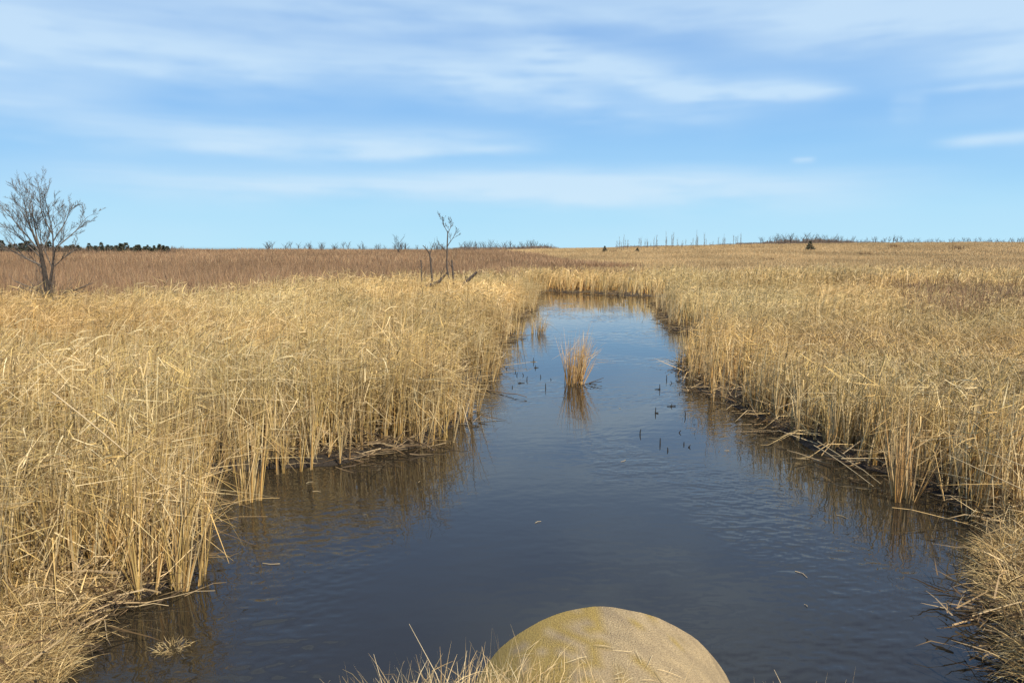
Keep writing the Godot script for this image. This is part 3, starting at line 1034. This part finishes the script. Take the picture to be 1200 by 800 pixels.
func build_distance():
	var bare := []
	for k in 5:
		bare.append(small_tree("bare", 600 + k, 8.0, Color(0.125, 0.10, 0.085), 2.3))
	var poles := []
	for k in 3:
		poles.append(sapling(620 + k))
	var dark := []
	for k in 4:
		dark.append(evergreen(640 + k, 7.0, 2.2 + 0.4 * k))
	rng.seed = 41
	# evergreens at the left, behind the big tree
	for k in 130:
		var px := lerpf(-10.0, 200.0, (k + rr(-1.5, 2.0)) / 130.0)
		var d := rr(250, 300)
		var h := rr(2.4, 3.9) + (rr(0.0, 1.4) if rng.randf() < 0.3 else 0.0) + 0.7 * patch_noise.get_noise_1d(px * 0.12)
		place(dark[k % 4], "evergreen_tree", far_at((px - 600.0) / 906.0, d), Vector3.ONE * h / 7.0 * Vector3(rr(1.0, 1.9), 1, rr(1.0, 1.9)), rng.randf() * TAU, "small dark evergreen in the far row beyond the brown brush at left", "tree", "far evergreens at the left")
	# bare trees: thin line at the middle
	for k in 46:
		var px := lerpf(540.0, 646.0, (k + rng.randf()) / 46.0)
		var d := rr(420, 520)
		var h := rr(3.5, 6.5) * (1.0 if px < 630.0 else 0.7) + 1.0
		place(bare[k % 5], "far_bare_tree", far_at((px - 600.0) / 906.0, d), Vector3.ONE * h / 8.0, rng.randf() * TAU, "tiny bare tree in the dark far tree line right of the snags", "tree", "far tree line behind the snags")
	for k in 44:
		var px := lerpf(310.0, 540.0, clampf((k + rr(-3.0, 4.0)) / 44.0, 0.0, 1.0))
		place(bare[k % 5], "far_bare_tree", far_at((px - 600.0) / 906.0, rr(300, 420)), Vector3(1.2, 1, 1.2) * rr(3.2, 5.6) / 8.0, rng.randf() * TAU, "small faint bare shrub on the horizon left of the snags", "tree", "faint trees left of the snags")
	place(bare[1], "far_bare_tree", far_at((467.0 - 600.0) / 906.0, 210.0), Vector3.ONE * 7.2 / 8.0, 0.4, "grey leafless tree on the horizon just left of the snags, taller than its neighbours", "tree", "")
	# slender poles right of the middle
	for k in 52:
		var px := lerpf(722.0, 866.0, clampf((k + rr(-2.5, 3.5)) / 52.0, 0.0, 1.0))
		place(poles[k % 3], "slender_tree", far_at((px - 600.0) / 906.0, rr(330, 380)), Vector3(0.8, rr(0.25, 0.6) + (rr(0.1, 0.5) if rng.randf() < 0.35 else 0.0), 0.8), rng.randf() * TAU, "slender leafless sapling on the skyline right of the stream's bend", "tree", "skyline saplings")
	# scrub under the far trees
	var scrub := mass("distant_scrub", "grey-brown scrub along the far skyline", "scrub")
	var sm := brush_mesh(330, 4.5, 3.2, 120, 0.16, [Color(0.20, 0.155, 0.12), Color(0.25, 0.19, 0.14), Color(0.16, 0.125, 0.10)])
	var ss := []
	var st := []
	rng.seed = 43
	for k in 420:
		var px := lerpf(870.0, 1220.0, rng.randf())
		var tall := rr(0.2, 0.6) + rr(0.0, 0.75) * smoothstep(890.0, 920.0, px) * smoothstep(1010.0, 970.0, px)
		if k % 4 == 0:
			px = lerpf(535.0, 645.0, rng.randf())
			tall = rr(0.5, 1.0)
		elif k % 4 == 2 and k % 8 == 2:
			var bx := lerpf(-20.0, 205.0, rng.randf())
			ss.append(upright(far_at((bx - 600.0) / 906.0, rr(240, 290)), rng.randf() * TAU, 0.8, rr(0.6, 1.15)))
			st.append(Color(0.8, 0.72, 0.62))
			continue
		elif k % 4 == 1 and k % 8 == 1:
			px = lerpf(730.0, 880.0, rng.randf())
			tall = rr(0.2, 0.5)
		ss.append(upright(far_at((px - 600.0) / 906.0, rr(430, 540)), rng.randf() * TAU, 1.0, tall))
		st.append(Color.WHITE)
	scatter("scrub_stems", scrub, sm, ss, st)
	rng.seed = 44
	# wooded rise at the right
	for k in 90:
		var u := (k + rng.randf()) / 90.0
		var px := lerpf(888.0, 1215.0, u)
		var h := (rr(3.6, 6.2) + (2.2 if px > 900.0 and px < 985.0 else 0.0) + (1.8 if px > 1035.0 and px < 1055.0 else 0.0)) * 0.8
		place(bare[k % 5], "far_bare_tree", far_at((px - 600.0) / 906.0, rr(425, 480)), Vector3(1.15, 1, 1.15) * h / 8.0, rng.randf() * TAU, "tiny bare tree in the grey wooded skyline at the right", "tree", "wooded skyline at the right")
	# separate evergreens and bushes on the field
	place(dark[0], "evergreen_tree", far_at((708.0 - 600.0) / 906.0, 300.0), Vector3(0.75, 0.4, 0.75), 0.0, "low dark evergreen on the skyline right of the snags", "tree", "")
	place(dark[2], "evergreen_tree", far_at((746.0 - 600.0) / 906.0, 300.0), Vector3(0.5, 0.28, 0.5), 1.0, "tiny dark evergreen at the foot of the slender saplings", "tree", "")
	place(dark[3], "evergreen_tree", far_at((947.0 - 600.0) / 906.0, 280.0), Vector3(0.62, 0.5, 0.62), 2.0, "round dark cedar alone on the tan field below the wooded rise", "tree", "")
	for a in [[717, 300, 0.5], [1044, 300, 0.6], [1118, 270, 0.7], [1012, 220, 0.5], [1107, 160, 0.45], [1122, 150, 0.4], [897, 180, 0.45]]:
		rng.seed = 700 + int(a[0])
		var bush := thing("field_shrub", far_at((a[0] - 600.0) / 906.0, a[1]), {717: "flat brown shrub beside the low evergreen on the skyline", 1044: "low rust shrub on the field near the tall skyline trees", 1118: "wide flat brown shrub on the upper field at right", 1012: "pale reddish shrub midway up the tan field", 1107: "left one of two dark shrubs on the right field", 1122: "right one of two dark shrubs on the right field", 897: "tiny brown shrub on the field left of the cedar"}[a[0]], "shrub", "shrubs on the field")
		part("stems", brush_mesh(720 + int(a[0]), 1.6 * a[2] / 0.5, 2.2 * a[2] / 0.5 * 0.55, 60, 0.09, [Color(0.10, 0.06, 0.035), Color(0.14, 0.075, 0.04)]), bush)
	for p in bare + poles + dark:
		p.free()

# ---------------------------------------------------------------- culvert
func build_culvert():
	var c := thing("culvert_pipe", Vector3(0.57, 0.39, -4.6), "lichen-stained tan concrete culvert pipe sticking out above the water", "culvert")
	var shell := MB.new()
	shell.smooth = true
	var R := 0.9
	var N := 96
	var stations := []
	for i in 40:
		stations.append([R, i * 0.09 + 0.02])
	# lip: outer edge rounded, then the inside
	var prof := []
	for i in range(39, -1, -1):
		prof.append(stations[i])
	prof.append([R - 0.006, 0.006])
	prof.append([R - 0.02, 0.0])
	prof.append([R - 0.09, 0.0])
	prof.append([R - 0.1, 0.012])
	prof.append([R - 0.1, 1.2])
	prof.append([R - 0.1, 3.5])
	var dents := FastNoiseLite.new()
	dents.seed = 4
	dents.frequency = 1.3
	dents.fractal_octaves = 4
	var stain := FastNoiseLite.new()
	stain.seed = 14
	stain.frequency = 2.2
	stain.fractal_octaves = 5
	for p in prof:
		for k in N:
			var a := TAU * k / N
			var o := Vector3(sin(a), cos(a), 0)
			var pos: Vector3 = o * p[0] + Vector3(0, 0, p[1])
			pos += o * dents.get_noise_3dv(pos * 2.0) * 0.012
			shell.v.append(pos)
			shell.n.append(o if p[0] > 0.85 and p[1] > 0.01 else (Vector3(0, 0, -1) if p[1] < 0.01 else -o))
			var s := stain.get_noise_3dv(pos * 6.0)
			var col := Color(0.63, 0.475, 0.255).lerp(Color(0.43, 0.325, 0.185), clampf(s * 1.2 + 0.35, 0.0, 1.0))
			# yellow lichen grows over the left shoulder
			var patch := smoothstep(-0.05, 0.08, stain.get_noise_3dv(pos * 5.0 + Vector3(7, 0, 0)) * 0.9 + 0.6 * (-o.x) - 0.02 - 0.2 * p[1])
			col = col.lerp(Color(0.50, 0.35, 0.075), patch * 0.85)
			shell.c.append(col)
	for i in prof.size() - 1:
		for k in N:
			var a0 := i * N + k
			var a1 := i * N + (k + 1) % N
			shell.ix.append_array([a0, a0 + N, a1, a1, a0 + N, a1 + N])
	part("barrel", shell.mesh(M.stone), c)
	# straws lying on the pipe
	rng.seed = 55
	for k in 34:
		var a := rr(-0.75, 0.35)
		var zz := rr(0.2, 1.1)
		zz = maxf(zz, 0.55 + a * 0.5)
		var b := MB.new()
		var o := Vector3(sin(a), cos(a), 0)
		var dir := Vector3(cos(a), -sin(a), 0).rotated(o, rng.randf() * TAU)
		var l := rr(0.04, 0.15)
		var pts := []
		for j in 4:
			var q: Vector3 = o * R + dir * l * (j / 3.0 - 0.5)
			q = Vector3(q.x, q.y, 0).normalized() * (R + 0.012 + rr(0, 0.006)) + Vector3(0, 0, q.z)
			pts.append(q)
		tube(b, pts, [0.0014, 0.0018, 0.0017, 0.0008], 4, vary(Color(0.60, 0.47, 0.26), 0.15))
		single("straw", b.mesh(M.leaf), c.position + Vector3(0, 0, zz), "short pale straw lying on top of the culvert pipe", "straw", "straws lying on the culvert")
	# grass on the road bank round the pipe
	var tufts := []
	for k in 4:
		tufts.append(grass_mesh(800 + k, 0.18, 0.42, 190, 0.0045, [Color(0.58, 0.44, 0.23), Color(0.50, 0.37, 0.18), Color(0.64, 0.51, 0.29), Color(0.36, 0.26, 0.13)], 0.35))
	var i := 0
	for p in [[-0.62, -3.55, 1.0], [-0.42, -3.6, 1.1], [-0.22, -3.58, 1.05], [0.0, -3.55, 1.0], [-0.3, -3.4, 1.2], [0.2, -3.5, 0.9], [0.42, -3.42, 0.8], [0.62, -3.36, 0.75], [0.9, -3.34, 0.7], [1.2, -3.36, 0.8], [1.45, -3.42, 0.9], [1.62, -3.55, 0.85], [-0.85, -3.5, 0.9], [-1.1, -3.45, 0.8], [-0.5, -3.72, 1.15], [-0.15, -3.74, 1.2], [-0.32, -3.66, 1.25], [-0.7, -3.72, 0.95], [0.02, -3.68, 1.1], [0.12, -3.62, 0.9], [-0.2, -3.5, 1.1], [-0.55, -3.5, 1.2]]:
		var y := land(p[0], p[1])
		var dx: float = p[0] - 0.57
		if absf(dx) < 0.88:
			y = maxf(y, 0.39 + sqrt(0.81 - dx * dx) - 0.03)
		var o := single("grass_tuft", tufts[i % 4], Vector3(p[0], y - 0.02, p[1]), "tuft of pale dry grass on the road bank around the culvert pipe", "grass", "grass tufts round the culvert")
		o.basis = Basis(Vector3.UP, i * 1.7) * Basis.from_scale(Vector3.ONE * p[2])
		i += 1
	# thin stalks that reach above the tufts
	for s in [[-0.3, -3.75, 0.5, -0.24], [-0.62, -3.7, 0.36, -0.1], [0.0, -3.75, 0.3, -0.12], [1.5, -3.9, 0.16, -0.06]]:
		var b := MB.new()
		tube(b, [Vector3.ZERO, Vector3(s[3] * 0.4, s[2] * 0.5, -0.05), Vector3(s[3], s[2], -0.1)], [0.003, 0.0026, 0.001], 4, Color(0.6, 0.49, 0.30))
		single("grass_stalk", b.mesh(M.leaf), Vector3(s[0], 1.05, s[1]), "single thin grass stalk rising above the tufts by the culvert", "grass", "thin stalks by the culvert")

# ---------------------------------------------------------------- small things
func bent_stalk(pts: Array, r: float, col: Color) -> Mesh:
	var b := MB.new()
	var rad := []
	for i in pts.size():
		rad.append(r * 0.68 * (1.0 - 0.5 * i / pts.size()))
	tube(b, pts, rad, 5, col)
	return b.mesh(M.leaf)

func build_small_things():
	rng.seed = 60
	# matted grass on the two near banks
	var tuss := []
	for k in 5:
		tuss.append(grass_mesh(820 + k, 0.22, 0.5, 210, 0.0068, [Color(0.56, 0.41, 0.185), Color(0.46, 0.33, 0.14), Color(0.64, 0.49, 0.24), Color(0.33, 0.23, 0.105), Color(0.24, 0.165, 0.08)], 0.25))
	var n := 0
	for q in 400:
		var x := rr(-6.2, -3.0) if q % 2 == 0 else rr(3.4, 7.2)
		var z := rr(-9.0, -4.9)
		var s := shore(x, z)
		if s < 0.12 or not in_sight(x, z, 0.5) or n > 170:
			continue
		if x < 0.0 and z < -7.35 - 0.25 * (absf(x) - 3.4) or x > 0.0 and z < -8.6:
			continue
		var o := single("grass_tussock", tuss[n % 5], Vector3(x, land(x, z) - 0.02, z), "matted tan grass tussock on the near left bank" if x < 0.0 else "matted tan grass tussock on the near right bank", "grass", "grass tussocks on the near left bank" if x < 0.0 else "grass tussocks on the near right bank")
		o.basis = Basis(Vector3.UP, rng.randf() * TAU) * Basis.from_scale(Vector3(1, 0.8, 1) * (rr(0.6, 1.0) if x < 0.0 else rr(0.85, 1.25)))
		n += 1
	var tuft := single("grass_tussock", grass_mesh(850, 0.12, 0.16, 160, 0.005, [Color(0.45, 0.34, 0.16), Color(0.38, 0.28, 0.13)], 0.3), Vector3(-3.0, -0.02, -6.45), "small round clod of dry grass in the water off the near left bank", "grass", "")
	tuft.scale = Vector3(1, 0.7, 1)
	# fallen stalks on the mud and at the edges
	var cnt := outline.size()
	var placed := 0
	for q in 400:
		if placed >= 56:
			break
		var p := outline[rng.randi() % cnt]
		if p.y > -7.4 or p.y < -26.0:
			continue
		var x := p.x + rr(-0.6, 0.6)
		var z := p.y + rr(-0.6, 0.6)
		var s := shore(x, z)
		if s < -0.18 or s > 0.5:
			continue
		var a := rng.randf() * TAU
		var l := rr(0.5, 1.3)
		var y := maxf(land(x, z), 0.0) + 0.015
		var lift := rr(0.0, 0.25)
		var mid := Vector3(cos(a) * l * 0.5, lift * 0.6, sin(a) * l * 0.5)
		var bend := rr(-0.5, 0.5)
		single("fallen_stalk", bent_stalk([Vector3.ZERO, mid, Vector3(cos(a + bend * 0.3) * l * 0.75, lift * rr(0.5, 1.0), sin(a + bend * 0.3) * l * 0.75), Vector3(cos(a + bend) * l, lift * rr(0.2, 1.2), sin(a + bend) * l)], rr(0.005, 0.009), vary(pick(GREYED), 0.25)), Vector3(x, y, z), "broken cattail stalk lying on the mud at the left water's edge" if x < 2.0 else "broken cattail stalk lying on the mud at the right water's edge", "stalk", "fallen stalks at the left edge" if x < 2.0 else "fallen stalks at the right edge")
		placed += 1
	# fallen stalks that stand out: from, to, radius, label
	for f in [
			[Vector3(-4.3, 0.05, -7.35), Vector3(-3.35, 1.35, -8.3), 0.016, "long stalk leaning up to the right across the near left clump"],
			[Vector3(-3.7, 0.02, -7.2), Vector3(-3.0, 0.08, -7.45), 0.006, "pale stalk with its end reaching over the water from the near left bank"],
			[Vector3(-3.95, 0.03, -7.12), Vector3(-3.35, 0.05, -7.18), 0.007, "straight stalk lying flat at the foot of the near left clump"],
			[Vector3(-5.2, 1.9, -8.6), Vector3(-3.5, 0.85, -7.9), 0.013, "long broken stalk slanting down over the near left clump"],
			[Vector3(-2.1, 0.14, -13.6), Vector3(-1.35, 0.04, -13.1), 0.022, "short thick weathered stick jutting from the middle of the left bank"],
			[Vector3(5.1, 0.32, -12.6), Vector3(5.5, 0.03, -11.2), 0.012, "bent stalk pair's upper stem slanting into the water at the right bank"],
			[Vector3(5.0, 0.28, -12.5), Vector3(5.35, 0.02, -11.1), 0.012, "bent stalk pair's lower stem slanting into the water at the right bank"],
			[Vector3(5.2, 0.22, -11.9), Vector3(8.2, 0.26, -11.5), 0.011, "long level stalk lying across the dark mud of the right bank"],
			[Vector3(6.6, 0.35, -7.2), Vector3(5.45, 0.95, -9.4), 0.012, "first of the long stalks slanting up from the right grass mound"],
			[Vector3(6.9, 0.5, -7.6), Vector3(6.0, 0.95, -9.7), 0.012, "second of the long stalks slanting up from the right grass mound"],
			[Vector3(6.3, 0.5, -7.9), Vector3(6.2, 1.5, -9.2), 0.012, "steepest stalk rising from the right grass mound"],
			[Vector3(4.25, 0.2, -6.7), Vector3(5.3, 0.42, -6.75), 0.008, "upper of two level stalks poking left from the right grass mound"],
			[Vector3(4.15, 0.18, -6.25), Vector3(5.1, 0.4, -6.2), 0.009, "lower of two level stalks poking left from the right grass mound"],
			[Vector3(-0.62, 0.015, -19.0), Vector3(0.35, 0.05, -17.9), 0.02, "waterlogged branch floating by the left bank near the stubs"],
		]:
		var m: Vector3 = f[0].lerp(f[1], 0.5) + Vector3(rr(-0.03, 0.03), rr(0.0, 0.05), rr(-0.03, 0.03))
		single("leaning_stalk" if f[2] < 0.02 else "stick", bent_stalk([Vector3.ZERO, (m - f[0]) * 0.5 + Vector3(rr(-0.015, 0.015), 0.01, 0.0), m - f[0], (m - f[0]) * 0.5 + (f[1] - f[0]) * 0.5 + Vector3(0, rr(0.0, 0.03), 0), f[1] - f[0]], f[2], vary(Color(0.50, 0.38, 0.21), 0.1) if f[2] < 0.02 else Color(0.22, 0.16, 0.1)), f[0], f[3], "stalk" if f[2] < 0.02 else "stick", "")
	# bits drifting on the water
	for p in [[-2.6, -8.3], [-1.4, -11.4], [2.9, -7.3], [3.1, -8.1], [1.9, -12.6], [-0.4, -15.6], [3.8, -13.2], [4.3, -9.9], [-2.9, -10.9], [0.3, -9.6], [2.4, -16.8], [-3.1, -11.3]]:
		var a := rng.randf() * TAU
		var l := rr(0.05, 0.2)
		single("drifting_stem", bent_stalk([Vector3.ZERO, Vector3(cos(a) * l * 0.5, 0.004, sin(a) * l * 0.5), Vector3(cos(a + 0.3) * l, 0.002, sin(a + 0.3) * l)], 0.006, vary(Color(0.5, 0.39, 0.22), 0.2)), Vector3(p[0], 0.006, p[1]), "small broken stem drifting on the open water", "stem", "stems drifting on the stream")
	# debris caught at the foot of the rusty clump
	for p in [[0.32, 0.05], [0.42, -0.1], [0.2, 0.2], [-0.1, 0.25]]:
		var a := rr(-0.5, 0.5)
		single("waterlogged_stem", bent_stalk([Vector3.ZERO, Vector3(cos(a) * 0.2, 0.05, sin(a) * 0.2), Vector3(cos(a) * 0.42, rr(0.02, 0.16), sin(a) * 0.4)], 0.016, Color(0.06, 0.045, 0.03)), Vector3(1.61 + p[0], 0.015, -19.94 + p[1]), "dark waterlogged stem caught at the foot of the rusty clump", "stem", "debris at the rusty clump")
	# dark stubs of old stems in the water
	for a in [[0.14, -21.31, 0], [0.31, -21.31, 0], [0.41, -20.6, 0], [0.22, -20.07, 0], [0.8, -21.02, 0], [1.06, -20.6, 0], [0.67, -23.95, 0], [0.71, -22.72, 0], [0.0, -19.44, 0], [-0.17, -22.39, 0], [0.1, -21.92, 0], [0.86, -19.31, 0], [3.72, -19.19, 1], [4.2, -20.07, 1], [4.64, -21.61, 1], [4.08, -18.5, 1], [3.58, -17.06, 1], [3.08, -16.33, 1], [2.44, -14.4, 1], [3.65, -15.99, 1], [3.23, -14.54, 1], [3.11, -13.63, 1], [3.16, -13.45, 1], [2.69, -13.69, 1], [2.72, -13.21, 1], [4.17, -20.6, 1]]:
		var at := Vector3(a[0], -0.05, a[1])
		var h := rr(0.08, 0.19)
		var b := MB.new()
		tube(b, [Vector3.ZERO, Vector3(rr(-0.012, 0.012), h * 0.6, 0), Vector3(rr(-0.03, 0.03), h, 0)], [0.013, 0.011, 0.007], 5, Color(0.045, 0.036, 0.028))
		if rng.randf() < 0.3:
			tube(b, [Vector3(0, 0.055, 0), Vector3(rr(-0.1, 0.1), 0.065, rr(-0.05, 0.05)), Vector3(rr(-0.16, 0.16), 0.058, rr(-0.05, 0.05))], [0.01, 0.012, 0.006], 4, Color(0.05, 0.04, 0.03))
		single("stem_stub", b.mesh(M.bark), at, "dark old stem stub poking out of the water left of the rusty clump" if a[2] == 0 else "dark old stem stub poking out of the water off the right bank", "stub", "stem stubs left of the rusty clump" if a[2] == 0 else "stem stubs off the right bank")
